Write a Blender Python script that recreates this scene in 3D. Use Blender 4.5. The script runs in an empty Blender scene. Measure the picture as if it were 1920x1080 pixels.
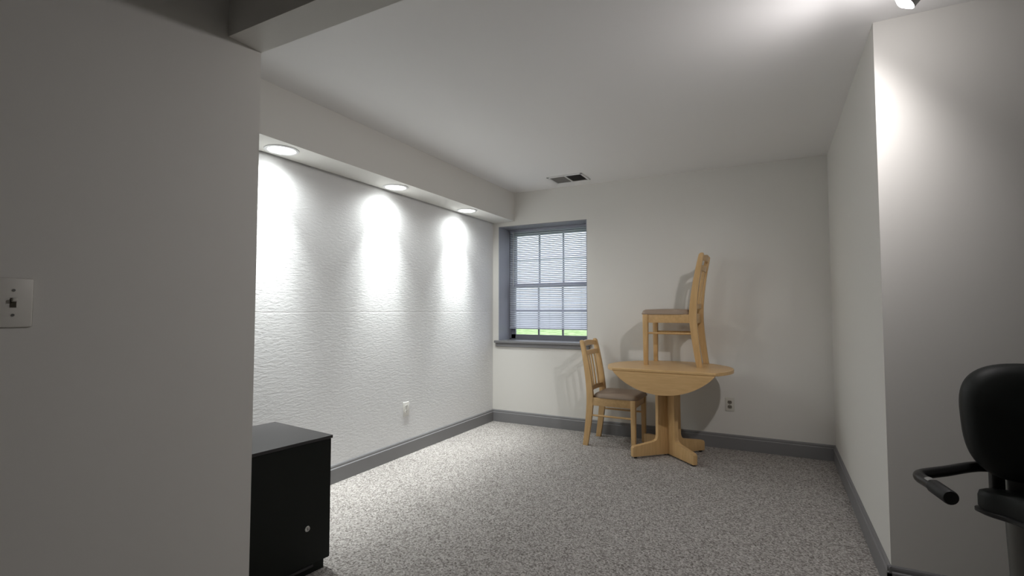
import bpy, bmesh, math, random
from mathutils import Vector, Matrix
random.seed(7)
PI = math.pi
SC = bpy.context.scene
COL = SC.collection

# ------------------------------------------------------------------ camera
cam_d = bpy.data.cameras.new('camera')
cam = bpy.data.objects.new('camera', cam_d)
COL.objects.link(cam)
cam_d.sensor_width = 36.0
cam_d.lens = 929.7 / 1920 * 36.0
cam_d.clip_start = 0.02
cam.location = (2.651, -4.603, 1.163)
cam.rotation_euler = (PI / 2 + 0.0454, 0, 0.4841)
SC.camera = cam

# ------------------------------------------------------------------ sky, exposure
world = bpy.data.worlds.new('world')
SC.world = world
world.use_nodes = True
bg = world.node_tree.nodes['Background']
bg.inputs['Color'].default_value = (0.80, 0.87, 1.0, 1)
bg.inputs['Strength'].default_value = 1.9
SC.view_settings.view_transform = 'Standard'
SC.view_settings.look = 'None'
SC.view_settings.gamma = 1
SC.view_settings.use_curve_mapping = False
SC.view_settings.exposure = 0.2
CAN_W, CAN_SOFT_W, SPOT_W = 122.0, 25.0, 31.0

# room numbers (metres): x right along the back wall, y into the picture, z up
W, H, YN = 3.057, 2.40, -2.04           # alcove width, ceiling, turn of the right wall
SD, SH = 0.26, 2.101                    # soffit depth and underside
XP, YP, BY = 1.02, -3.465, 0.123        # partition face, its end, header thickness
XR, YB = 5.6, -7.2                      # outer walls of the room around the camera


# ------------------------------------------------------------------ materials
def mat(name, color, rough=0.6, metal=0.0, spec=0.5):
    m = bpy.data.materials.new(name)
    m.use_nodes = True
    b = m.node_tree.nodes['Principled BSDF']
    b.inputs['Base Color'].default_value = (*color, 1)
    b.inputs['Roughness'].default_value = rough
    b.inputs['Metallic'].default_value = metal
    b.inputs['Specular IOR Level'].default_value = spec
    return m


def nodes(m):
    t = m.node_tree
    return t, t.nodes, t.links, t.nodes['Principled BSDF']


def noise_bump(m, scale, strength, dist=0.01, stretch=(1, 1, 1), detail=6):
    t, n, l, b = nodes(m)
    tc = n.new('ShaderNodeTexCoord')
    mp = n.new('ShaderNodeMapping')
    mp.inputs['Scale'].default_value = stretch
    nz = n.new('ShaderNodeTexNoise')
    nz.inputs['Scale'].default_value = scale
    nz.inputs['Detail'].default_value = detail
    bp = n.new('ShaderNodeBump')
    bp.inputs['Strength'].default_value = strength
    bp.inputs['Distance'].default_value = dist
    l.new(tc.outputs['Object'], mp.inputs['Vector'])
    l.new(mp.outputs['Vector'], nz.inputs['Vector'])
    l.new(nz.outputs['Fac'], bp.inputs['Height'])
    l.new(bp.outputs['Normal'], b.inputs['Normal'])
    return m


def painted(name, color, rough=0.75):
    return noise_bump(mat(name, color, rough, spec=0.25), 260, 0.05, 0.002)


M_WALL = painted('painted_wall', (0.77, 0.755, 0.715))
M_CEIL = painted('ceiling_paint', (0.88, 0.87, 0.86), 0.9)
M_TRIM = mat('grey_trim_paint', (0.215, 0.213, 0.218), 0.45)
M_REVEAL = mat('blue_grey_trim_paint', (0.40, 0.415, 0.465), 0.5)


def textured_wall():
    m = mat('rough_painted_wall', (0.80, 0.80, 0.80), 0.7, spec=0.25)
    t, n, l, b = nodes(m)
    tc = n.new('ShaderNodeTexCoord')
    mp = n.new('ShaderNodeMapping')
    mp.inputs['Scale'].default_value = (1, 1.0, 3.6)
    n1 = n.new('ShaderNodeTexNoise')
    n1.inputs['Scale'].default_value = 22
    n1.inputs['Detail'].default_value = 7
    n1.inputs['Roughness'].default_value = 0.62
    n1.inputs['Distortion'].default_value = 0.6
    l.new(tc.outputs['Object'], mp.inputs['Vector'])
    l.new(mp.outputs['Vector'], n1.inputs['Vector'])
    # a faint horizontal seam at mid height, wandering a little
    sx = n.new('ShaderNodeSeparateXYZ')
    l.new(tc.outputs['Object'], sx.inputs['Vector'])
    n2 = n.new('ShaderNodeTexNoise')
    n2.inputs['Scale'].default_value = 5
    l.new(tc.outputs['Object'], n2.inputs['Vector'])
    w = n.new('ShaderNodeMath'); w.operation = 'MULTIPLY_ADD'
    w.inputs[1].default_value = 0.016
    l.new(n2.outputs['Fac'], w.inputs[0])
    l.new(sx.outputs['Z'], w.inputs[2])
    d = n.new('ShaderNodeMath'); d.operation = 'SUBTRACT'
    l.new(w.outputs[0], d.inputs[0]); d.inputs[1].default_value = 1.160
    a = n.new('ShaderNodeMath'); a.operation = 'ABSOLUTE'
    l.new(d.outputs[0], a.inputs[0])
    r = n.new('ShaderNodeMapRange')
    r.inputs['From Min'].default_value = 0.0
    r.inputs['From Max'].default_value = 0.006
    r.inputs['To Min'].default_value = -0.25
    r.inputs['To Max'].default_value = 0.0
    l.new(a.outputs[0], r.inputs['Value'])
    s = n.new('ShaderNodeMath'); s.operation = 'ADD'
    l.new(n1.outputs['Fac'], s.inputs[0]); l.new(r.outputs['Result'], s.inputs[1])
    bp = n.new('ShaderNodeBump')
    bp.inputs['Strength'].default_value = 0.28
    bp.inputs['Distance'].default_value = 0.007
    l.new(s.outputs[0], bp.inputs['Height'])
    l.new(bp.outputs['Normal'], b.inputs['Normal'])
    return m


M_HEAD = mat('blue_grey_trim_shaded', (0.30, 0.305, 0.33), 0.5)  # reveal paint again, darkened in colour for the shaded head
M_ROUGH = textured_wall()


def carpet():
    m = mat('loop_carpet', (0.4, 0.38, 0.36), 0.95, spec=0.1)
    t, n, l, b = nodes(m)
    tc = n.new('ShaderNodeTexCoord')
    v = n.new('ShaderNodeTexVoronoi')
    v.inputs['Scale'].default_value = 135
    v.inputs['Randomness'].default_value = 0.75
    l.new(tc.outputs['Object'], v.inputs['Vector'])
    sep = n.new('ShaderNodeSeparateColor')
    l.new(v.outputs['Color'], sep.inputs['Color'])
    cr = n.new('ShaderNodeValToRGB')
    e = cr.color_ramp.elements
    e[0].position = 0.0; e[0].color = (0.165, 0.150, 0.137, 1)
    e[1].position = 1.0; e[1].color = (0.56, 0.535, 0.512, 1)
    for p, c in ((0.15, (0.25, 0.232, 0.216, 1)), (0.42, (0.345, 0.323, 0.303, 1)), (0.75, (0.46, 0.437, 0.415, 1))):
        k = e.new(p); k.color = c
    l.new(sep.outputs['Red'], cr.inputs['Fac'])
    l.new(cr.outputs['Color'], b.inputs['Base Color'])
    inv = n.new('ShaderNodeMath'); inv.operation = 'SUBTRACT'
    inv.inputs[0].default_value = 1.0
    l.new(v.outputs['Distance'], inv.inputs[1])
    bp = n.new('ShaderNodeBump')
    bp.inputs['Strength'].default_value = 0.8
    bp.inputs['Distance'].default_value = 0.006
    l.new(inv.outputs[0], bp.inputs['Height'])
    l.new(bp.outputs['Normal'], b.inputs['Normal'])
    return m


M_CARPET = carpet()


def wood(name, c1, c2, stretch, rough=0.38):
    m = mat(name, c1, rough)
    t, n, l, b = nodes(m)
    tc = n.new('ShaderNodeTexCoord')
    mp = n.new('ShaderNodeMapping')
    mp.inputs['Scale'].default_value = stretch
    nz = n.new('ShaderNodeTexNoise')
    nz.inputs['Scale'].default_value = 14
    nz.inputs['Detail'].default_value = 5
    nz.inputs['Distortion'].default_value = 0.5
    cr = n.new('ShaderNodeValToRGB')
    cr.color_ramp.elements[0].position = 0.3
    cr.color_ramp.elements[0].color = (*c2, 1)
    cr.color_ramp.elements[1].position = 0.7
    cr.color_ramp.elements[1].color = (*c1, 1)
    l.new(tc.outputs['Object'], mp.inputs['Vector'])
    l.new(mp.outputs['Vector'], nz.inputs['Vector'])
    l.new(nz.outputs['Fac'], cr.inputs['Fac'])
    l.new(cr.outputs['Color'], b.inputs['Base Color'])
    return m


WA, WB = (0.68, 0.45, 0.215), (0.58, 0.37, 0.165)
M_WOODV = wood('maple_upright_grain', WA, WB, (4, 4, 0.5))
M_WOODX = wood('maple_long_grain', WA, WB, (0.5, 4, 4))
M_SEAT = noise_bump(mat('taupe_vinyl', (0.36, 0.272, 0.205), 0.55), 350, 0.15, 0.001)
M_BLACK = mat('black_laminate', (0.006, 0.008, 0.006), 0.5, spec=0.3)
M_BLACKTOP = mat('black_laminate_top', (0.035, 0.033, 0.034), 0.38)
M_CHROME = mat('chrome', (0.75, 0.75, 0.74), 0.22, 1.0)
M_DARK = mat('dark_slot', (0.01, 0.01, 0.01), 0.8)
M_PLASTIC = mat('white_plastic', (0.78, 0.77, 0.73), 0.4)
M_IVORY = mat('ivory_plastic', (0.66, 0.64, 0.58), 0.45)
M_PLATE = mat('off_white_plate_plastic', (0.76, 0.74, 0.685), 0.4)
M_BROWN = mat('brown_socket_plastic', (0.22, 0.195, 0.16), 0.5)
M_SWITCH = mat('brown_toggle_plastic', (0.055, 0.045, 0.025), 0.5)
M_WHITE = mat('white_enamel', (0.80, 0.80, 0.80), 0.4)
M_VENT = mat('grey_louvre_metal', (0.30, 0.295, 0.285), 0.5)
M_VINYLBK = noise_bump(mat('black_vinyl', (0.008, 0.010, 0.009), 0.55, spec=0.35), 300, 0.2, 0.001)
M_RUBBER = mat('black_rubber', (0.010, 0.010, 0.010), 0.6)
M_BLACKMET = mat('black_steel', (0.012, 0.012, 0.012), 0.35)
M_STICKER = mat('silver_sticker', (0.26, 0.26, 0.25), 0.4)
M_GREYMET = mat('brushed_grey_steel', (0.20, 0.20, 0.19), 0.35, 0.8)
M_SASH = mat('dark_window_sash', (0.17, 0.175, 0.205), 0.5)
M_CORD = mat('blind_cord', (0.6, 0.6, 0.62), 0.7)


def emission(name, color, strength):
    m = bpy.data.materials.new(name)
    m.use_nodes = True
    t = m.node_tree
    t.nodes.clear()
    o = t.nodes.new('ShaderNodeOutputMaterial')
    e = t.nodes.new('ShaderNodeEmission')
    e.inputs['Color'].default_value = (*color, 1)
    e.inputs['Strength'].default_value = strength
    t.links.new(e.outputs[0], o.inputs['Surface'])
    return m


M_LENS = emission('lit_lens', (0.97, 1.0, 0.98), 5.0)
M_BULB = emission('lit_bulb', (1.0, 0.97, 0.96), 12.0)


def glass():
    m = bpy.data.materials.new('window_glass')
    m.use_nodes = True
    t = m.node_tree
    t.nodes.clear()
    o = t.nodes.new('ShaderNodeOutputMaterial')
    mx = t.nodes.new('ShaderNodeMixShader')
    tr = t.nodes.new('ShaderNodeBsdfTransparent')
    gl = t.nodes.new('ShaderNodeBsdfGlossy')
    gl.inputs['Roughness'].default_value = 0.03
    mx.inputs[0].default_value = 0.06
    t.links.new(tr.outputs[0], mx.inputs[1])
    t.links.new(gl.outputs[0], mx.inputs[2])
    t.links.new(mx.outputs[0], o.inputs['Surface'])
    return m


def slat_mat():
    m = bpy.data.materials.new('blind_slat')
    m.use_nodes = True
    t = m.node_tree
    b = t.nodes['Principled BSDF']
    b.inputs['Base Color'].default_value = (0.60, 0.61, 0.68, 1)
    b.inputs['Roughness'].default_value = 0.45
    o = t.nodes['Material Output']
    tl = t.nodes.new('ShaderNodeBsdfTranslucent')
    tl.inputs['Color'].default_value = (0.66, 0.68, 0.76, 1)
    mx = t.nodes.new('ShaderNodeMixShader')
    mx.inputs[0].default_value = 0.45
    t.links.new(b.outputs[0], mx.inputs[1])
    t.links.new(tl.outputs[0], mx.inputs[2])
    t.links.new(mx.outputs[0], o.inputs['Surface'])
    return m


M_GLASS = glass()
M_SLAT = slat_mat()


def lawn_mat():
    m = mat('lawn_grass', (0.25, 0.42, 0.08), 0.9)
    t, n, l, b = nodes(m)
    tc = n.new('ShaderNodeTexCoord')
    nz = n.new('ShaderNodeTexNoise')
    nz.inputs['Scale'].default_value = 6
    nz.inputs['Detail'].default_value = 8
    cr = n.new('ShaderNodeValToRGB')
    cr.color_ramp.elements[0].position = 0.35
    cr.color_ramp.elements[0].color = (0.16, 0.30, 0.05, 1)
    cr.color_ramp.elements[1].position = 0.68
    cr.color_ramp.elements[1].color = (0.62, 0.78, 0.36, 1)
    l.new(tc.outputs['Object'], nz.inputs['Vector'])
    l.new(nz.outputs['Fac'], cr.inputs['Fac'])
    l.new(cr.outputs['Color'], b.inputs['Base Color'])
    return m


M_LAWN = lawn_mat()
M_PATH = mat('pale_concrete', (0.75, 0.74, 0.72), 0.9)


# ------------------------------------------------------------------ mesh helpers
def add_box(bm, lo, hi, bevel=0.0, seg=2, M=None):
    ret = bmesh.ops.create_cube(bm, size=1.0)
    vs = ret['verts']
    c = [(lo[i] + hi[i]) / 2 for i in range(3)]
    s = [abs(hi[i] - lo[i]) for i in range(3)]
    for v in vs:
        v.co = Vector((c[0] + v.co.x * s[0], c[1] + v.co.y * s[1], c[2] + v.co.z * s[2]))
    if bevel > 0:
        es = {e for v in vs for e in v.link_edges}
        r = bmesh.ops.bevel(bm, geom=list(es), offset=bevel, segments=seg, affect='EDGES', profile=0.5)
        vs = list({v for f in r['faces'] for v in f.verts} | {v for v in vs if v.is_valid})
    if M is not None:
        bmesh.ops.transform(bm, matrix=M, verts=vs)
    return bm


def add_tube(bm, pts, radii, n=16, caps=True, up=None, flat=1.0):
    """a swept round (or elliptical) bar along pts"""
    pts = [Vector(p) for p in pts]
    if not hasattr(radii, '__len__'):
        radii = [radii] * len(pts)
    rings = []
    ref = None
    for i, p in enumerate(pts):
        a = pts[max(i - 1, 0)]
        b = pts[min(i + 1, len(pts) - 1)]
        t = (b - a).normalized()
        if ref is None:
            ref = Vector(up) if up else (Vector((0, 0, 1)) if abs(t.z) < 0.9 else Vector((1, 0, 0)))
        u = (ref - t * ref.dot(t)).normalized()
        v = t.cross(u)
        ref = u
        rings.append([bm.verts.new(p + (u * math.cos(2 * PI * k / n) + v * math.sin(2 * PI * k / n) * flat) * radii[i]) for k in range(n)])
    for r0, r1 in zip(rings, rings[1:]):
        for k in range(n):
            bm.faces.new((r0[k], r0[(k + 1) % n], r1[(k + 1) % n], r1[k]))
    if caps:
        bm.faces.new(list(reversed(rings[0])))
        bm.faces.new(rings[-1])
    return bm


def add_lathe(bm, prof, n=40, M=None):
    """profile of (r, z) turned about z; r = 0 ends are closed"""
    rings = []
    new = []
    for r, z in prof:
        if r < 1e-6:
            v = bm.verts.new((0, 0, z)); new.append(v); rings.append([v])
        else:
            ring = [bm.verts.new((r * math.cos(2 * PI * k / n), r * math.sin(2 * PI * k / n), z)) for k in range(n)]
            new += ring; rings.append(ring)
    for a, b in zip(rings, rings[1:]):
        for k in range(n):
            k2 = (k + 1) % n
            if len(a) == 1 and len(b) == 1:
                continue
            if len(a) == 1:
                bm.faces.new((a[0], b[k2], b[k]))
            elif len(b) == 1:
                bm.faces.new((a[k], a[k2], b[0]))
            else:
                bm.faces.new((a[k], a[k2], b[k2], b[k]))
    if M is not None:
        bmesh.ops.transform(bm, matrix=M, verts=new)
    return bm


def add_prism(bm, outline, z0, z1, bevel=0.0, seg=2, M=None):
    """closed 2-D outline (x, y) extruded from z0 to z1"""
    a = [bm.verts.new((x, y, z0)) for x, y in outline]
    b = [bm.verts.new((x, y, z1)) for x, y in outline]
    n = len(a)
    f0 = bm.faces.new(list(reversed(a)))
    f1 = bm.faces.new(b)
    for k in range(n):
        bm.faces.new((a[k], a[(k + 1) % n], b[(k + 1) % n], b[k]))
    vs = a + b
    if bevel > 0:
        es = list(f0.edges) + list(f1.edges)
        r = bmesh.ops.bevel(bm, geom=es, offset=bevel, segments=seg, affect='EDGES', profile=0.5)
        vs = list({v for f in r['faces'] for v in f.verts} | {v for v in vs if v.is_valid})
        vs = list({w for v in vs for f in v.link_faces for w in f.verts} | set(vs))
    if M is not None:
        bmesh.ops.transform(bm, matrix=M, verts=vs)
    return bm


def obj(name, bm, m, parent=None, smooth=True, angle=35):
    bmesh.ops.recalc_face_normals(bm, faces=bm.faces)
    me = bpy.data.meshes.new(name)
    bm.to_mesh(me)
    bm.free()
    me.materials.append(m)
    if smooth:
        me.polygons.foreach_set('use_smooth', [True] * len(me.polygons))
        try:
            me.set_sharp_from_angle(angle=math.radians(angle))
        except Exception:
            pass
    o = bpy.data.objects.new(name, me)
    COL.objects.link(o)
    if parent is not None:
        o.parent = parent
    return o


def B(lo, hi, bevel=0.0, seg=2, M=None):
    return add_box(bmesh.new(), lo, hi, bevel, seg, M)


def thing(name, label, cat, loc=(0, 0, 0), rotz=0.0, group=None):
    o = bpy.data.objects.new(name, None)
    o.empty_display_size = 0.1
    COL.objects.link(o)
    o.location = loc
    o.rotation_euler = (0, 0, rotz)
    o['label'] = label
    o['category'] = cat
    if group:
        o['group'] = group
    return o


def struct(name, bm, m, label=None, cat=None, parent=None):
    o = obj(name, bm, m, parent, smooth=False)
    if parent is None:
        o['kind'] = 'structure'
        if label:
            o['label'] = label
        if cat:
            o['category'] = cat
    return o


def copy_tree(o, parent=None):
    c = o.copy()
    COL.objects.link(c)
    c.parent = parent
    for ch in list(o.children):
        copy_tree(ch, c)
    return c


def smooth_path(pts, n=8):
    """Catmull-Rom through the points"""
    P = [Vector(p) for p in pts]
    P = [P[0] * 2 - P[1]] + P + [P[-1] * 2 - P[-2]]
    out = []
    for i in range(1, len(P) - 2):
        for k in range(n):
            t = k / n
            a, b, c, d = P[i - 1], P[i], P[i + 1], P[i + 2]
            out.append(0.5 * ((2 * b) + (c - a) * t + (2 * a - 5 * b + 4 * c - d) * t * t + (3 * b - a - 3 * c + d) * t ** 3))
    out.append(P[-2])
    return out


# ------------------------------------------------------------------ room shell
struct('floor', B((-0.12, YB - 0.12, -0.1), (XR + 0.12, 0.0, 0.0)), M_CARPET,
       'beige grey speckled loop pile carpet over the whole floor', 'floor')
struct('ceiling', B((-0.12, YB - 0.12, H), (XR + 0.12, 0.3, H + 0.1)), M_CEIL,
       'plain white painted ceiling', 'ceiling')
struct('wall_left', B((-0.12, YB, 0), (0, 0.0, H)), M_ROUGH,
       'white rough-textured wall under the three soffit lights', 'wall')

# back wall with the deep window opening
RX0, RX1, RZ0, RZ1, RD = 0.075, 1.05, 0.822, 2.05, 0.24
bm = bmesh.new()
add_box(bm, (-0.12, 0, -0.1), (RX0 - 0.006, 0.30, H))
add_box(bm, (RX1 + 0.006, 0, -0.1), (W + 0.12, 0.30, H))
add_box(bm, (RX0 - 0.006, 0, -0.1), (RX1 + 0.006, 0.30, RZ0 - 0.02))
add_box(bm, (RX0 - 0.006, 0, RZ1 + 0.006), (RX1 + 0.006, 0.30, H))
struct('wall_back', bm, M_WALL, 'grey beige back wall with the window opening', 'wall')

struct('wall_right', B((W, YN + 0.12, 0), (W + 0.12, 0, H)), M_WALL, 'grey beige side wall of the alcove', 'wall')
struct('wall_front_right', B((W, YN, 0), (XR, YN + 0.12, H)), M_WALL,
       'grey wall behind the black exercise bike seat', 'wall')
struct('wall_partition', B((XP - 0.12, YB, 0), (XP, YP, H)), M_WALL,
       'grey partition wall carrying the light switch', 'wall')
struct('wall_far_right', B((XR, YB, 0), (XR + 0.12, YN, H)), M_WALL, 'outer side wall of the room', 'wall')
struct('wall_rear', B((-0.12, YB - 0.12, 0), (XR + 0.12, YB, H)), M_WALL, 'rear wall of the room', 'wall')
struct('trim_1', B((XP, YP - BY, SH), (XR, YP, H)), M_WALL, 'painted header beam crossing below the ceiling', 'beam')
struct('trim_2', B((0.007, YB, SH), (SD, 0, H)), M_WALL, 'boxed soffit holding three round lights', 'soffit')


def baseboard(name, a, b, nrm, label):
    """moulded board from a to b on the floor, nrm points into the room"""
    prof = [(0, 0), (0.015, 0), (0.015, 0.094), (0.0125, 0.098), (0.0095, 0.1), (0.0095, 0.110), (0.0075, 0.117), (0.0035, 0.122), (0, 0.122)]
    bm = bmesh.new()
    r0 = [bm.verts.new((a[0] + nrm[0] * d, a[1] + nrm[1] * d, z)) for d, z in prof]
    r1 = [bm.verts.new((b[0] + nrm[0] * d, b[1] + nrm[1] * d, z)) for d, z in prof]
    n = len(prof)
    for k in range(n):
        bm.faces.new((r0[k], r0[(k + 1) % n], r1[(k + 1) % n], r1[k]))
    bm.faces.new(r0); bm.faces.new(list(reversed(r1)))
    struct(name, bm, M_TRIM, label, 'baseboard')


baseboard('baseboard_left', (0, YB), (0, 0), (1, 0), 'grey moulded baseboard along the rough white wall')
baseboard('baseboard_back', (0.0, 0), (W, 0), (0, -1), 'grey moulded baseboard along the window wall')
baseboard('baseboard_right', (W, YN - 0.015), (W, 0), (-1, 0), 'grey moulded baseboard along the alcove side wall')
baseboard('baseboard_front_right', (W - 0.015, YN), (XR, YN), (0, -1), 'grey moulded baseboard below the bike seat wall')
baseboard('baseboard_partition', (XP, YB), (XP, YP), (1, 0), 'grey baseboard along the partition wall')

# ------------------------------------------------------------------ window
win = bpy.data.objects.new('window_1', None)
COL.objects.link(win)
win.location = (RX0, 0, RZ0)
win['kind'] = 'structure'
win['label'] = 'deep set double hung window with six over six panes'
win['category'] = 'window'


def wpart(name, bm, m, parent=None):
    o = obj(name, bm, m, None, smooth=False)
    o.parent = parent or win
    if parent is None:
        o.matrix_parent_inverse = Matrix.Translation(-Vector(win.location))
    return o


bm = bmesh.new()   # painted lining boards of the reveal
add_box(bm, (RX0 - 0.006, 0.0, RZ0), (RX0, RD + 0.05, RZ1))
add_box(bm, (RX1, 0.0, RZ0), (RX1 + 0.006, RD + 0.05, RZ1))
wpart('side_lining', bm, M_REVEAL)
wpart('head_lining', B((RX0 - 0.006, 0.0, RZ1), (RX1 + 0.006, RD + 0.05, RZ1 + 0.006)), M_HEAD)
bm = bmesh.new()
add_box(bm, (RX0 - 0.047, -0.032, RZ0 + 0.0), (RX1 + 0.047, 0.0, RZ0 + 0.026), 0.006, 3)
add_box(bm, (RX0 - 0.006, -0.002, RZ0 - 0.02), (RX1 + 0.006, RD + 0.05, RZ0 + 0.026))
add_box(bm, (RX0 - 0.030, -0.018, RZ0 - 0.037), (RX1 + 0.030, 0.0, RZ0), 0.004, 2)
wpart('window_sill', bm, M_TRIM)

FX0, FX1, FZ0, FZ1 = RX0, RX1, RZ0 + 0.026, RZ1
bm = bmesh.new()
fy0, fy1 = RD + 0.0, RD + 0.05
add_box(bm, (FX0, fy0, FZ0), (FX0 + 0.022, fy1, FZ1))
add_box(bm, (FX1 - 0.022, fy0, FZ0), (FX1, fy1, FZ1))
add_box(bm, (FX0, fy0, FZ1 - 0.022), (FX1, fy1, FZ1))
add_box(bm, (FX0, fy0, FZ0), (FX1, fy1, FZ0 + 0.01))
wpart('window_frame', bm, M_SASH)


def sash(y0, z0, z1, bottom, top):
    x0, x1 = FX0 + 0.022, FX1 - 0.022
    sw = 0.050
    bm = bmesh.new()
    add_box(bm, (x0, y0, z0), (x0 + sw, y0 + 0.022, z1))
    add_box(bm, (x1 - sw, y0, z0), (x1, y0 + 0.022, z1))
    add_box(bm, (x0, y0, z0), (x1, y0 + 0.022, z0 + bottom))
    add_box(bm, (x0, y0, z1 - top), (x1, y0 + 0.022, z1))
    gx0, gx1, gz0, gz1 = x0 + sw, x1 - sw, z0 + bottom, z1 - top
    for k in (1, 2):
        x = gx0 + (gx1 - gx0) * k / 3
        add_box(bm, (x - 0.0075, y0 + 0.002, gz0), (x + 0.0075, y0 + 0.020, gz1))
    z = (gz0 + gz1) / 2
    add_box(bm, (gx0, y0 + 0.002, z - 0.0075), (gx1, y0 + 0.020, z + 0.0075))
    s = wpart('sash', bm, M_SASH)
    g = wpart('glass', B((gx0 - 0.004, y0 + 0.010, gz0 - 0.004), (gx1 + 0.004, y0 + 0.013, gz1 + 0.004)), M_GLASS, s)
    return s


ZM = 1.43
sash(RD + 0.002, FZ0 + 0.010, ZM + 0.022, 0.045, 0.04)
sash(RD + 0.026, ZM - 0.022, FZ1 - 0.022, 0.04, 0.04)

# blind
bl = thing('venetian_blind', 'lowered pale venetian mini blind with narrow slats in the window', 'blind', (FX0, RD - 0.02, FZ1))


def bpart(name, bm, m):
    o = obj(name, bm, m, bl)
    o.matrix_parent_inverse = Matrix.Translation(-Vector(bl.location))
    return o


bx0, bx1 = RX0 + 0.018, RX1 - 0.010
by = RD - 0.022
bpart('head_rail', B((bx0, by - 0.013, RZ1 - 0.026), (bx1, by + 0.013, RZ1 - 0.0), 0.002), M_SLAT)
bm = bmesh.new()
zb, zt = 0.972, RZ1 - 0.036
ns = 52
tilt = math.radians(42)
for i in range(ns):
    z = zb + 0.018 + (zt - zb - 0.018) * i / (ns - 1)
    cols = []
    for k in range(5):
        s = (k / 4 - 0.5)
        bow = 0.0016 * (1 - 4 * s * s)
        dy = s * 0.025 * math.cos(tilt) - bow * math.sin(tilt)
        dz = s * 0.025 * math.sin(tilt) + bow * math.cos(tilt)
        cols.append((bm.verts.new((bx0, by + dy, z + dz)), bm.verts.new((bx1, by + dy, z + dz))))
    for a, b in zip(cols, cols[1:]):
        bm.faces.new((a[0], a[1], b[1], b[0]))
bpart('slats', bm, M_SLAT)
bpart('bottom_rail', B((bx0, by - 0.012, zb - 0.008), (bx1, by + 0.012, zb + 0.006), 0.003), M_SLAT)
bm = bmesh.new()
for x in (bx0 + 0.12, (bx0 + bx1) / 2, bx1 - 0.12):
    for dy in (-0.0125, 0.0125):
        add_tube(bm, [(x, by + dy, zb), (x, by + dy, RZ1 - 0.02)], 0.0008, 5)
bpart('ladder_cord', bm, M_CORD)
bpart('tilt_wand', add_tube(bmesh.new(), [(bx0 + 0.05, by - 0.020, RZ1 - 0.02), (bx0 + 0.05, by - 0.020, 1.42)], 0.004, 8), M_CORD)

# outside
lawn = obj('lawn', B((-14, 1.6, 0.45), (14, 10.5, 0.55)), M_LAWN, smooth=False)
lawn['kind'] = 'stuff'; lawn['label'] = 'bright green lawn outside the window'; lawn['category'] = 'lawn'
struct('ground_outside', B((-14, 0.3, 0.40), (14, 1.6, 0.54)), M_PATH, 'pale paved strip outside the window', 'path')

struct('street_outside', B((-40, 10.5, 0.40), (40, 70, 0.54)), M_PATH, 'pale paving beyond the lawn', 'path')

# ------------------------------------------------------------------ lights
def downlight(y, label):
    x = 0.130
    t = thing('recessed_downlight', label, 'ceiling light', (x, y, SH), 0, 'recessed downlights in the soffit')
    obj('trim_ring', add_lathe(bmesh.new(), [(0.076, 0.0), (0.076, -0.004), (0.080, -0.007), (0.088, -0.007), (0.095, -0.004), (0.096, 0.0)], 48), M_WHITE, t)
    obj('lens', add_lathe(bmesh.new(), [(0.0, -0.0045), (0.05, -0.0042), (0.0765, -0.003), (0.0765, 0.0), (0, 0.0)], 48), M_LENS, t)
    for nm, en, size, blend, rad in (('downlight_beam', CAN_W * 0.62, 72, 1.0, 0.03), ('downlight_core', CAN_W * 0.62, 44, 1.0, 0.03), ('downlight_glow', CAN_SOFT_W, 176, 1.0, 0.05)):
        ld = bpy.data.lights.new(nm, 'SPOT')
        ld.energy = en
        ld.color = (0.96, 1.0, 0.99)
        ld.spot_size = math.radians(size)
        ld.spot_blend = blend
        ld.shadow_soft_size = rad
        lo = bpy.data.objects.new(nm, ld)
        COL.objects.link(lo)
        lo.location = (0, 0, -0.012)
        if nm == 'downlight_glow':
            lo.rotation_euler = (0, math.radians(-8), 0)   # the lamp leans a little into the room
        lo.parent = t


downlight(-2.70, 'round lit downlight in the soffit, the one nearest the partition wall')
downlight(-1.71, 'round lit downlight in the soffit, the middle one of three')
downlight(-0.718, 'round lit downlight in the soffit, the one nearest the window')

# swivel spotlight on the ceiling, near the turn of the right wall
SPX, SPY, SPZ = 3.090, -2.420, 2.268
sl = thing('ceiling_spotlight', 'lit white swivel spotlight on the ceiling beside the bright wall corner', 'ceiling light', (SPX, SPY, H))
obj('canopy', add_lathe(bmesh.new(), [(0, 0), (0.05, 0), (0.05, -0.012), (0.044, -0.018), (0, -0.018)], 32), M_WHITE, sl)
axis = Vector((-0.70, 0.12, -0.70)).normalized()
rot = axis.to_track_quat('-Z', 'Y').to_matrix().to_4x4()
ctr = Vector((0, 0, SPZ - H))
Mh = Matrix.Translation(ctr) @ rot
obj('lamp_shade', add_lathe(bmesh.new(), [(0, 0.055), (0.028, 0.052), (0.038, 0.035), (0.040, 0.0), (0.038, 0.0), (0.036, 0.032), (0.026, 0.048), (0, 0.050)], 32, Mh), M_WHITE, sl)
obj('bulb', add_lathe(bmesh.new(), [(0, -0.016), (0.015, -0.014), (0.029, -0.006), (0.034, 0.006), (0.030, 0.022), (0.02, 0.034), (0, 0.034)], 32, Mh), M_BULB, sl)
top = Mh @ Vector((0, 0, 0.05))
obj('stem', add_tube(bmesh.new(), [(0, 0, -0.016), (top.x * 0.6, top.y * 0.6, (top.z - 0.016) / 2 + 0.01), tuple(top)], 0.007, 12), M_WHITE, sl)
ld = bpy.data.lights.new('spotlight_beam', 'SPOT')
ld.energy = SPOT_W
ld.color = (1.0, 0.96, 0.965)
ld.spot_size = math.radians(180)
ld.spot_blend = 1.0
ld.shadow_soft_size = 0.045
lo = bpy.data.objects.new('spotlight_beam', ld)
COL.objects.link(lo)
lo.parent = sl
lo.matrix_local = Matrix.Translation(ctr + axis * 0.035) @ rot

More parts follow.
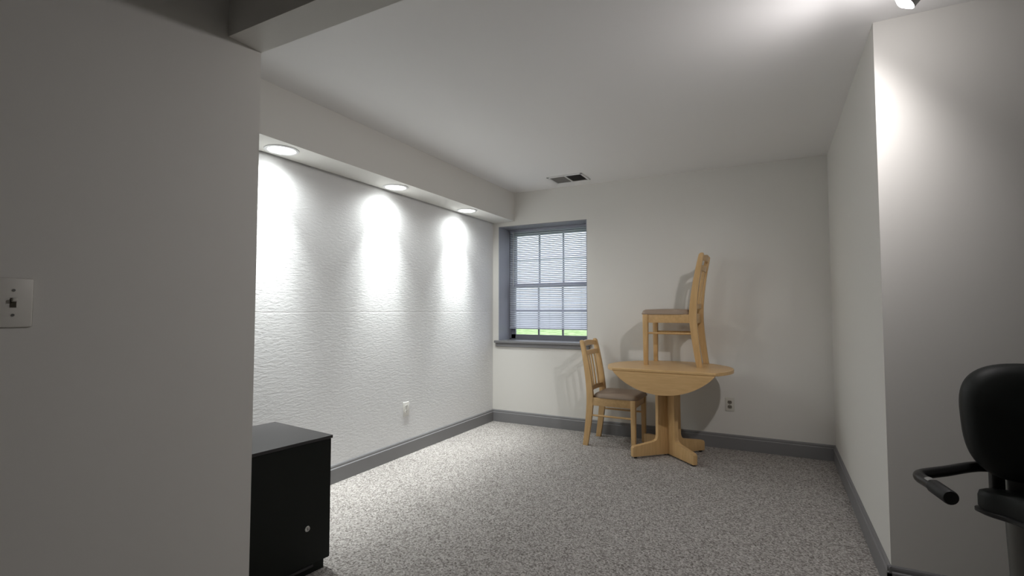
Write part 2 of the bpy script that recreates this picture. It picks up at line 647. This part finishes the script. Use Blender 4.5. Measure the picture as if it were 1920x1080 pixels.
ld = bpy.data.lights.new('added_table_beam', 'SPOT')  # added beam, off the lamp's own axis, strengthens light and shadow around the table
ld.energy = 15.0
ld.color = (1.0, 0.97, 0.95)
ld.spot_size = math.radians(58)
ld.spot_blend = 1.0
ld.shadow_soft_size = 0.02
lo = bpy.data.objects.new('added_table_beam', ld)
COL.objects.link(lo)
lo.parent = sl
aim = Vector((1.80 - SPX, 0.0 - SPY, 0.80 - SPZ)).normalized()
lo.matrix_local = Matrix.Translation(ctr + axis * 0.05) @ aim.to_track_quat('-Z', 'Y').to_matrix().to_4x4()
ld = bpy.data.lights.new('bulb_glow', 'POINT')
ld.energy = 2.2
ld.color = (1.0, 0.96, 0.965)
ld.shadow_soft_size = 0.035
lo = bpy.data.objects.new('bulb_glow', ld)
COL.objects.link(lo)
lo.parent = sl
lo.matrix_local = Matrix.Translation(ctr + axis * 0.062)

# ceiling air vent
vt = thing('ceiling_vent', 'white framed ceiling air vent with two grey louvre banks near the window', 'vent', (0.982, -0.29, H))
VX, VY = 0.172, 0.125
bm = bmesh.new()
for lo_, hi_ in (((-VX, -VY, -0.008), (VX, -VY + 0.022, 0)), ((-VX, VY - 0.022, -0.008), (VX, VY, 0)),
                 ((-VX, -VY, -0.008), (-VX + 0.022, VY, 0)), ((VX - 0.022, -VY, -0.008), (VX, VY, 0)),
                 ((-0.007, -VY, -0.008), (0.007, VY, 0))):
    add_box(bm, lo_, hi_, 0.002, 1)
obj('frame', bm, M_WHITE, vt)
for sgn in (-1, 1):
    bm = bmesh.new()
    for i in range(12):
        c = 0.012 + (VX - 0.022 - 0.012 - 0.004) * (i + 0.5) / 12
        R = Matrix.Translation((sgn * c, 0, -0.004)) @ Matrix.Rotation(math.radians(40 * sgn), 4, 'Y')
        add_box(bm, (-0.0055, -VY + 0.022, -0.0005), (0.0055, VY - 0.022, 0.0005), M=R)
    obj('louvre_bank', bm, M_VENT, vt, smooth=False)
obj('shade_backing', B((-VX + 0.01, -VY + 0.01, -0.0012), (VX - 0.01, VY - 0.01, 0)), M_DARK, vt, smooth=False)  # black sheet painted in for the shade behind the louvres


# ------------------------------------------------------------------ wall plates
def wall_outlet(name, label, loc, rotz, m, ms):
    """local: plate in the x-z plane, facing -y"""
    t = thing(name, label, 'outlet', loc, rotz)
    obj('cover_plate', B((-0.035, -0.0055, -0.057), (0.035, 0, 0.057), 0.003, 3), m, t)
    for s in (-1, 1):
        c = s * 0.0195
        out = []
        for k in range(32):
            a = 2 * PI * k / 32
            out.append((0.0172 * math.cos(a), max(-0.0135, min(0.0135, 0.0172 * math.sin(a)))))
        Mx = Matrix.Translation((0, -0.0075, c)) @ Matrix.Rotation(PI / 2, 4, 'X')
        r = obj('socket', add_prism(bmesh.new(), out, -0.0025, 0.0, M=Mx), ms, t)
        bm = bmesh.new()
        add_box(bm, (-0.0078, -0.0080, c + 0.000), (-0.0052, -0.0070, c + 0.0085))
        add_box(bm, (0.0052, -0.0080, c + 0.001), (0.0078, -0.0070, c + 0.0078))
        add_tube(bm, [(0, -0.0080, c - 0.006), (0, -0.0070, c - 0.006)], 0.0026, 12)
        obj('slot', bm, M_DARK, r, smooth=False)
    obj('screw', add_tube(bmesh.new(), [(0, -0.0068, 0), (0, -0.005, 0)], 0.0032, 12), M_GREYMET, t)
    return t


wall_outlet('wall_outlet', 'white duplex outlet low on the rough white wall', (0.0, -1.411, 0.366), PI / 2, M_PLASTIC, M_PLASTIC)
wall_outlet('wall_outlet', 'ivory duplex outlet on the back wall beside the wooden table', (2.311, 0.0, 0.370), 0, M_IVORY, M_BROWN)

ls = thing('light_switch', 'single toggle light switch on the grey partition wall', 'switch', (XP, -4.103, 1.182), PI / 2)
obj('cover_plate', B((-0.037, -0.006, -0.060), (0.037, 0, 0.060), 0.004, 3), M_PLATE, ls)
bm = B((-0.0055, -0.0072, -0.0115), (0.0055, -0.005, 0.0115))
obj('toggle_slot', bm, M_SWITCH, ls, smooth=False)
obj('toggle', B((-0.0042, -0.018, -0.0035), (0.0042, -0.006, 0.0045), 0.0012, 2, Matrix.Translation((0, 0, 0.004)) @ Matrix.Rotation(math.radians(-8), 4, 'X')), M_IVORY, ls)
for s in (-1, 1):
    obj('screw', add_tube(bmesh.new(), [(0, -0.0072, s * 0.030), (0, -0.005, s * 0.030)], 0.0032, 12), M_GREYMET, ls)


# ------------------------------------------------------------------ drop-leaf table
TZ = 0.716
TX, TY = 1.902, -0.488
tb = thing('drop_leaf_table', 'round maple pedestal table with its front leaf folded down', 'table', (TX, TY, 0))
RXT, RYT, HO, TT = 0.478, 0.470, 0.288, 0.024


def arc(sgn, off, n=48):
    """points of the ellipse beyond the hinge line y = sgn*off, and the chord ends"""
    a0 = math.asin(off / RYT)
    return [(RXT * math.cos(a0 + (PI - 2 * a0) * k / n), sgn * RYT * math.sin(a0 + (PI - 2 * a0) * k / n)) for k in range(n + 1)]


def round_edge(out, z1, M=None, mat_=None, name='tabletop'):
    return obj(name, add_prism(bmesh.new(), out, z1 - TT, z1, 0.007, 3, M), M_WOODX, tb)


a0 = math.asin(HO / RYT)
strip = []
for k in range(25):
    a = -a0 + 2 * a0 * k / 24
    strip.append((RXT * math.cos(a), RYT * math.sin(a)))
strip += [(-x, -y) for x, y in strip]
round_edge(strip, TZ)
back = arc(1, HO + 0.002)
round_edge(back, TZ, name='drop_leaf')
front = arc(-1, HO + 0.002)
# folded: rotate the leaf down about the hinge
hinge = Matrix.Translation((0, -HO - 0.001, TZ - TT)) @ Matrix.Rotation(math.radians(90), 4, 'X') @ Matrix.Translation((0, HO + 0.002, -TZ + 0.0))
o = round_edge([(x, -HO - 0.002 + (y + HO + 0.002) * 0.91) for x, y in front], TZ, hinge, name='drop_leaf')
obj('top_cleat', B((-0.26, -0.055, TZ - TT - 0.045), (0.26, 0.055, TZ - TT), 0.004), M_WOODX, tb)
obj('top_cleat', B((-0.055, -0.26, TZ - TT - 0.030), (0.055, 0.26, TZ - TT - 0.0), 0.004), M_WOODX, tb)
PCX, PCY = -0.022, 0.070
for k, (dx, dy) in enumerate(((-1, -1), (1, -1), (1, 1), (-1, 1))):
    ang = math.atan2(dy, dx)
    L = 0.335
    # side profile in (r, z)
    prof = [(0.0, 0.012), (L - 0.004, 0.012), (L, 0.016), (L, 0.078)]
    for q in range(1, 7):
        a = PI / 2 * q / 6
        prof.append((L - 0.016 + 0.016 * math.cos(a), 0.078 + 0.016 * math.sin(a)))
    prof += [(0.145, 0.118)]
    for q in range(1, 6):
        a = q / 6
        prof.append((0.145 - 0.037 * math.sin(a * PI / 2), 0.118 + 0.03 * (1 - math.cos(a * PI / 2))))
    prof += [(0.107, 0.16), (0.107, TZ - TT - 0.045), (0.0, TZ - TT - 0.045)]
    Mx = Matrix.Translation((PCX, PCY, 0)) @ Matrix.Rotation(ang, 4, 'Z') @ Matrix.Rotation(PI / 2, 4, 'X')
    lg = obj('pedestal_leg', add_prism(bmesh.new(), prof, -0.018, 0.018, 0.004, 2, Mx), M_WOODV, tb)
    gx, gy = PCX + (L - 0.03) * math.cos(ang), PCY + (L - 0.03) * math.sin(ang)
    obj('foot_glide', add_tube(bmesh.new(), [(gx, gy, 0.0), (gx, gy, 0.0135)], 0.013, 14), M_RUBBER, lg)


# ------------------------------------------------------------------ dining chairs
SEAT_Z, CH = 0.435, 0.905
CW, CD = 0.342, 0.375       # leg spacing (centres)


def post_y(z):
    """centre line of the back post: kicks back to the floor, rakes back above the seat"""
    if z < 0.40:
        return -CD / 2 - 0.045 * ((0.40 - z) / 0.40) ** 1.4
    u = (z - 0.40) / (CH - 0.40)
    return -CD / 2 - 0.075 * u ** 1.6


def post_w(z):
    if z < 0.42:
        return 0.044 + 0.014 * z / 0.42
    return 0.058 - 0.022 * (z - 0.42) / (CH - 0.42)


def make_chair(name, label):
    t = thing(name, label, 'chair', group=None)
    # back posts: continuous shaped boards
    for s in (-1, 1):
        out_f, out_b = [], []
        zs = [0.0, 0.05, 0.12, 0.2, 0.28, 0.36, 0.42, 0.48, 0.55, 0.62, 0.69, 0.76, 0.82, 0.87, 0.893]
        for z in zs:
            out_f.append((post_y(z) + post_w(z) / 2, z))
            out_b.append((post_y(z) - post_w(z) / 2, z))
        yt = post_y(CH)
        out = out_f + [(yt + 0.012, CH - 0.003), (yt, CH), (yt - 0.012, CH - 0.003)] + list(reversed(out_b))
        # (y, z) outline extruded along x
        Mx = Matrix(((0, 0, 1, s * CW / 2), (1, 0, 0, 0), (0, 1, 0, 0), (0, 0, 0, 1)))
        obj('back_post', add_prism(bmesh.new(), out, -0.0145, 0.0145, 0.003, 2, Mx), M_WOODV, t)
    # front legs, tapering
    for s in (-1, 1):
        bm = B((-0.021, -0.021, 0), (0.021, 0.021, SEAT_Z - 0.02), 0.003)
        for v in bm.verts:
            f = 0.80 + 0.20 * min(1, v.co.z / 0.38)
            v.co.x = s * CW / 2 + v.co.x * f
            v.co.y = CD / 2 + v.co.y * f
        obj('front_leg', bm, M_WOODV, t)
    # aprons
    za, zb_ = SEAT_Z - 0.088, SEAT_Z - 0.020
    for s in (-1, 1):
        obj('side_apron', B((s * CW / 2 - 0.012, -CD / 2 + 0.02, za), (s * CW / 2 + 0.012, CD / 2 - 0.018, zb_), 0.002), M_WOODX, t)
        yb = post_y(0.26)
        obj('side_stretcher', add_tube(bmesh.new(), [(s * CW / 2, yb, 0.262), (s * CW / 2, CD / 2, 0.262)], 0.0085, 12), M_WOODX, t)
    obj('front_apron', B((-CW / 2 + 0.018, CD / 2 - 0.012, za), (CW / 2 - 0.018, CD / 2 + 0.012, zb_), 0.002), M_WOODX, t)
    obj('rear_apron', B((-CW / 2 + 0.012, -CD / 2 - 0.011, za - 0.005), (CW / 2 - 0.012, -CD / 2 + 0.011, zb_ + 0.005), 0.002), M_WOODX, t)
    # upholstered seat: domed, front corners rounded, a little wider at the front
    bm = bmesh.new()
    N = 22
    y0, y1 = -CD / 2 + 0.018, CD / 2 + 0.040
    grid_t, grid_b = [], []
    def halfw(v):
        base = (CW / 2 - 0.016) + 0.036 * min(1, max(0, (v - 0.05) / 0.12))
        if v > 0.86:
            q = (v - 0.86) / 0.14
            base -= 0.045 * (1 - math.sqrt(max(0, 1 - q * q)))
        return base
    for j in range(N + 1):
        v = j / N
        rt, rb = [], []
        for i in range(N + 1):
            u = i / N * 2 - 1
            hw = halfw(v)
            y = y0 + (y1 - y0) * v
            e = min(1 - abs(u), min(v, 1 - v) * 2 * (y1 - y0) / (2 * hw)) * hw   # distance to rim
            rise = 0.030 * (1 - max(0, 1 - e / 0.035) ** 2.2) + 0.008 * min(1, e / 0.14)
            rt.append(bm.verts.new((u * hw, y, SEAT_Z - 0.012 + rise)))
            rb.append(bm.verts.new((u * hw * 0.985, y0 + (y1 - y0) * (0.008 + 0.984 * v), SEAT_Z - 0.020)))
        grid_t.append(rt); grid_b.append(rb)
    for j in range(N):
        for i in range(N):
            bm.faces.new((grid_t[j][i], grid_t[j][i + 1], grid_t[j + 1][i + 1], grid_t[j + 1][i]))
            bm.faces.new((grid_b[j][i], grid_b[j + 1][i], grid_b[j + 1][i + 1], grid_b[j][i + 1]))
    for k in range(N):
        for g0, g1, h0, h1 in ((grid_t[0][k], grid_t[0][k + 1], grid_b[0][k], grid_b[0][k + 1]),
                               (grid_t[N][k + 1], grid_t[N][k], grid_b[N][k + 1], grid_b[N][k]),
                               (grid_t[k + 1][0], grid_t[k][0], grid_b[k + 1][0], grid_b[k][0]),
                               (grid_t[k][N], grid_t[k + 1][N], grid_b[k][N], grid_b[k + 1][N])):
            bm.faces.new((g0, h0, h1, g1))
    obj('seat_cushion', bm, M_SEAT, t, angle=60)

    # back: crest board with a hand slot, bowed backwards between the posts
    inner = CW / 2 - 0.013
    def bow(x):
        return -0.016 * (1 - (x / inner) ** 2)
    def board(zlo, zhi, hole=None, th=0.018, nx=28):
        """bowed board; zlo/zhi/hole are functions of x"""
        bm = bmesh.new()
        cols = []
        for i in range(nx + 1):
            x = -inner + 2 * inner * i / nx
            lv = [zlo(x)]
            if hole:
                h = hole(x)
                lv += [h[0], h[1]]
            lv.append(zhi(x))
            col = []
            for z in lv:
                yc = post_y(z) + bow(x)
                col.append((bm.verts.new((x, yc + th / 2, z)), bm.verts.new((x, yc - th / 2, z))))
            cols.append(col)
        m = len(cols[0])
        for c0, c1 in zip(cols, cols[1:]):
            for k in range(m - 1):
                if hole and k == 1:
                    continue
                bm.faces.new((c0[k][0], c1[k][0], c1[k + 1][0], c0[k + 1][0]))
                bm.faces.new((c0[k][1], c0[k + 1][1], c1[k + 1][1], c1[k][1]))
            for k in range(m):
                if True:
                    bm.faces.new((c0[k][0], c0[k][1], c1[k][1], c1[k][0]))
        for c in (cols[0], cols[-1]):
            for k in range(m - 1):
                if hole and k == 1:
                    continue
                bm.faces.new((c[k][0], c[k + 1][0], c[k + 1][1], c[k][1]))
        return bm
    zc = 0.768
    crest_top = lambda x: 0.884 + 0.014 * (1 - (x / inner) ** 2)
    obj('crest_rail', board(lambda x: 0.846 + 0.006 * (1 - (x / inner) ** 2), crest_top), M_WOODX, t)
    obj('upper_rail', board(lambda x: zc, lambda x: 0.812 - 0.004 * (1 - (x / inner) ** 2)), M_WOODX, t)
    obj('lower_rail', board(lambda x: SEAT_Z + 0.028, lambda x: SEAT_Z + 0.066), M_WOODX, t)
    # slats between lower and upper rail
    for k in range(4):
        xc = -inner + 2 * inner * (k + 1) / 5
        bm = bmesh.new()
        rings = []
        for j in range(11):
            z = SEAT_Z + 0.060 + (zc + 0.006 - SEAT_Z - 0.060) * j / 10
            y = post_y(z) + bow(xc)
            hw = 0.0105
            rings.append([bm.verts.new((xc + a, y + b, z)) for a, b in ((-hw, -0.005), (hw, -0.005), (hw, 0.005), (-hw, 0.005))])
        for r0, r1 in zip(rings, rings[1:]):
            for q in range(4):
                bm.faces.new((r0[q], r0[(q + 1) % 4], r1[(q + 1) % 4], r1[q]))
        bm.faces.new(rings[0]); bm.faces.new(rings[-1])
        obj('back_slat', bm, M_WOODV, t, angle=30)
    return t


chair = make_chair('dining_chair', 'maple dining chair with taupe seat standing on the carpet facing the table')
chair.location = (1.425, -0.285, 0)
chair.rotation_euler = (0, 0, math.radians(-91))
chair2 = copy_tree(chair)
chair2.location = (1.905, -0.270, TZ)
chair2.rotation_euler = (0, 0, math.radians(88.3))
chair2['label'] = 'maple dining chair with taupe seat set upright on top of the table'
for c in (chair, chair2):
    c['group'] = 'maple dining chairs'

# ------------------------------------------------------------------ black cabinet behind the partition end
cb = thing('pedestal_cabinet', 'low black laminate cabinet with a round silver lock', 'cabinet', (0.844, -2.946, 0), math.radians(-6.5))
CL, CDP, CZ = 0.62, 0.468, 0.593   # local: +x face looks at the room, corner at the origin, length along -y
obj('body', B((-CDP, -CL, 0.047), (-0.004, -0.004, CZ - 0.014), 0.001), M_BLACK, cb, smooth=False)
obj('door', B((-0.004, -CL + 0.003, 0.050), (0.0, -0.003, CZ - 0.016), 0.001), M_BLACK, cb, smooth=False)
obj('top', B((-CDP - 0.004, -CL - 0.004, CZ - 0.014), (0.005, 0.003, CZ), 0.0015), M_BLACKTOP, cb, smooth=False)
obj('plinth', B((-CDP + 0.01, -CL + 0.02, 0.0), (-0.022, -0.018, 0.047)), M_BLACK, cb, smooth=False)
obj('base_rail', B((-0.020, -CL + 0.02, 0.036), (0.002, -0.085, 0.047), 0.002), M_BLACKTOP, cb, smooth=False)
Ml = Matrix.Translation((0.0, -0.118, 0.211)) @ Matrix.Rotation(PI / 2, 4, 'Y')
lk = obj('lock', add_lathe(bmesh.new(), [(0, 0.0), (0.0125, 0.0), (0.0125, 0.003), (0.011, 0.0045), (0.0075, 0.0045), (0.0065, 0.002), (0, 0.002)], 28, Ml), M_CHROME, cb)
obj('keyhole', B((0.0018, -0.1192, 0.206), (0.0030, -0.1168, 0.216)), M_DARK, lk, smooth=False)

# ------------------------------------------------------------------ exercise bike seat unit
bk = thing('exercise_bike', 'black exercise bike seat with backrest and side handles before the grey wall', 'exercise bike', (3.415, -2.33, 0))


def superoval(hw, z0, z1, n=72, px=2.6, taper=0.0):
    out = []
    zc_, hz = (z0 + z1) / 2, (z1 - z0) / 2
    for k in range(n):
        a = 2 * PI * k / n
        c, s = math.cos(a), math.sin(a)
        x = math.copysign(abs(c) ** (2 / px), c)
        z = math.copysign(abs(s) ** (2 / px), s)
        w_ = hw * (1 - taper * (0.5 - 0.5 * z))
        out.append((x * w_, zc_ + z * hz))
    return out


def cushion(out, layers, name, m):
    """stack of scaled outlines (in x-z) along y: layers of (scale, y)"""
    cx = sum(p[0] for p in out) / len(out)
    cz = sum(p[1] for p in out) / len(out)
    bm = bmesh.new()
    rings = []
    for s, y in layers:
        rings.append([bm.verts.new((cx + (x - cx) * s, y - 0.35 * (x - cx) ** 2, cz + (z - cz) * s)) for x, z in out])
    n = len(out)
    for r0, r1 in zip(rings, rings[1:]):
        for k in range(n):
            bm.faces.new((r0[k], r0[(k + 1) % n], r1[(k + 1) % n], r1[k]))
    bm.faces.new(rings[0]); bm.faces.new(list(reversed(rings[-1])))
    return obj(name, bm, m, bk, angle=50)


out = superoval(0.208, 0.590, 0.985, taper=0.13, px=3.0)
cushion(out, [(0.30, -0.052), (0.62, -0.050), (0.84, -0.044), (0.95, -0.030), (1.0, -0.008), (1.0, 0.012), (0.985, 0.020)], 'backrest', M_VINYLBK)
cushion(out, [(0.97, 0.020), (0.985, 0.026), (0.94, 0.040), (0.7, 0.046)], 'backrest_shell', M_BLACKMET)


def loft_plan(out, layers, name, m, parent=bk):
    cx = sum(p[0] for p in out) / len(out)
    cy = sum(p[1] for p in out) / len(out)
    bm = bmesh.new()
    rings = []
    for s, z in layers:
        rings.append([bm.verts.new((cx + (x - cx) * s, cy + (y - cy) * s, z)) for x, y in out])
    n = len(out)
    for r0, r1 in zip(rings, rings[1:]):
        for k in range(n):
            bm.faces.new((r0[k], r0[(k + 1) % n], r1[(k + 1) % n], r1[k]))
    bm.faces.new(list(reversed(rings[0]))); bm.faces.new(rings[-1])
    return obj(name, bm, m, parent, angle=50)


half = [(0.0, 0.030), (0.10, 0.032), (0.142, 0.024), (0.157, 0.0), (0.146, -0.030), (0.10, -0.075), (0.062, -0.140), (0.046, -0.215), (0.028, -0.262), (0.0, -0.275)]
sp = smooth_path([(x, y, 0) for x, y in half], 5)
plan = [(p.x, p.y) for p in sp] + [(-p.x, p.y) for p in reversed(sp[1:-1])]
loft_plan(plan, [(0.97, 0.492), (1.0, 0.500), (1.0, 0.535), (0.975, 0.549), (0.90, 0.556), (0.6, 0.558)], 'saddle', M_VINYLBK)
loft_plan(plan, [(0.95, 0.474), (1.05, 0.480), (1.05, 0.489), (0.98, 0.492)], 'saddle_pan', M_BLACKMET)
# upright column behind the saddle, with the bracket to the backrest
bm = bmesh.new()
add_tube(bm, [(0.012, 0.075, 0.05), (0.0, 0.075, 0.40), (-0.006, 0.075, 0.80)], 0.066, 28, up=(1, 0, 0), flat=0.5)
obj('seat_post', bm, M_GREYMET, bk)
obj('saddle_bracket', B((-0.05, -0.10, 0.44), (0.05, 0.06, 0.474), 0.006), M_BLACKMET, bk)
for s in (-1, 1):
    obj('back_bracket', B((s * 0.095 - 0.02, 0.02, 0.53), (s * 0.095 + 0.02, 0.055, 0.66), 0.012, 3), M_BLACKMET, bk)
for s in (-1, 1):
    path = smooth_path([(s * 0.02, 0.050, 0.622), (s * 0.14, 0.030, 0.622), (s * 0.255, -0.065, 0.616), (s * 0.328, -0.128, 0.613),
                        (s * 0.345, -0.165, 0.612), (s * 0.335, -0.215, 0.611), (s * 0.325, -0.262, 0.611)], 8)
    hb = obj('side_handle', add_tube(bmesh.new(), path, 0.0175, 18), M_BLACKMET, bk)
    a, b = Vector((s * 0.3275, -0.252, 0.611)), Vector((s * 0.3105, -0.352, 0.610))
    d = (b - a).normalized()
    gp = [a, a + d * 0.003, b - d * 0.004, b]
    obj('grip', add_tube(bmesh.new(), gp, [0.018, 0.0215, 0.0215, 0.019], 20), M_RUBBER, hb)
    pp = [a - d * 0.034, a - d * 0.008]
    bm = bmesh.new()
    rr = []
    for p in pp:
        u = Vector((0, 0, 1)); v = d.cross(u).normalized()
        rr.append([bm.verts.new(p + (u * math.cos(q) + v * math.sin(q)) * 0.0182) for q in [math.radians(-45 + 9 * k) for k in range(11)]])
    for k in range(10):
        bm.faces.new((rr[0][k], rr[0][k + 1], rr[1][k + 1], rr[1][k]))
    st = obj('sticker', bm, M_STICKER, hb)
    st['label'] = 'small silver sticker on the handle tube'
# floor frame (below the picture)
obj('base_rail', B((-0.035, -0.95, 0.045), (0.06, 0.12, 0.10), 0.012, 3), M_GREYMET, bk)
for y in (0.085, -0.92):
    sb = obj('stabilizer', add_tube(bmesh.new(), [(-0.24, y, 0.03), (0.26, y, 0.03)], 0.026, 18), M_BLACKMET, bk)
    for x in (-0.245, 0.265):
        obj('end_cap', add_tube(bmesh.new(), [(x - 0.025, y, 0.03), (x + 0.025, y, 0.03)], 0.030, 18), M_RUBBER, sb)
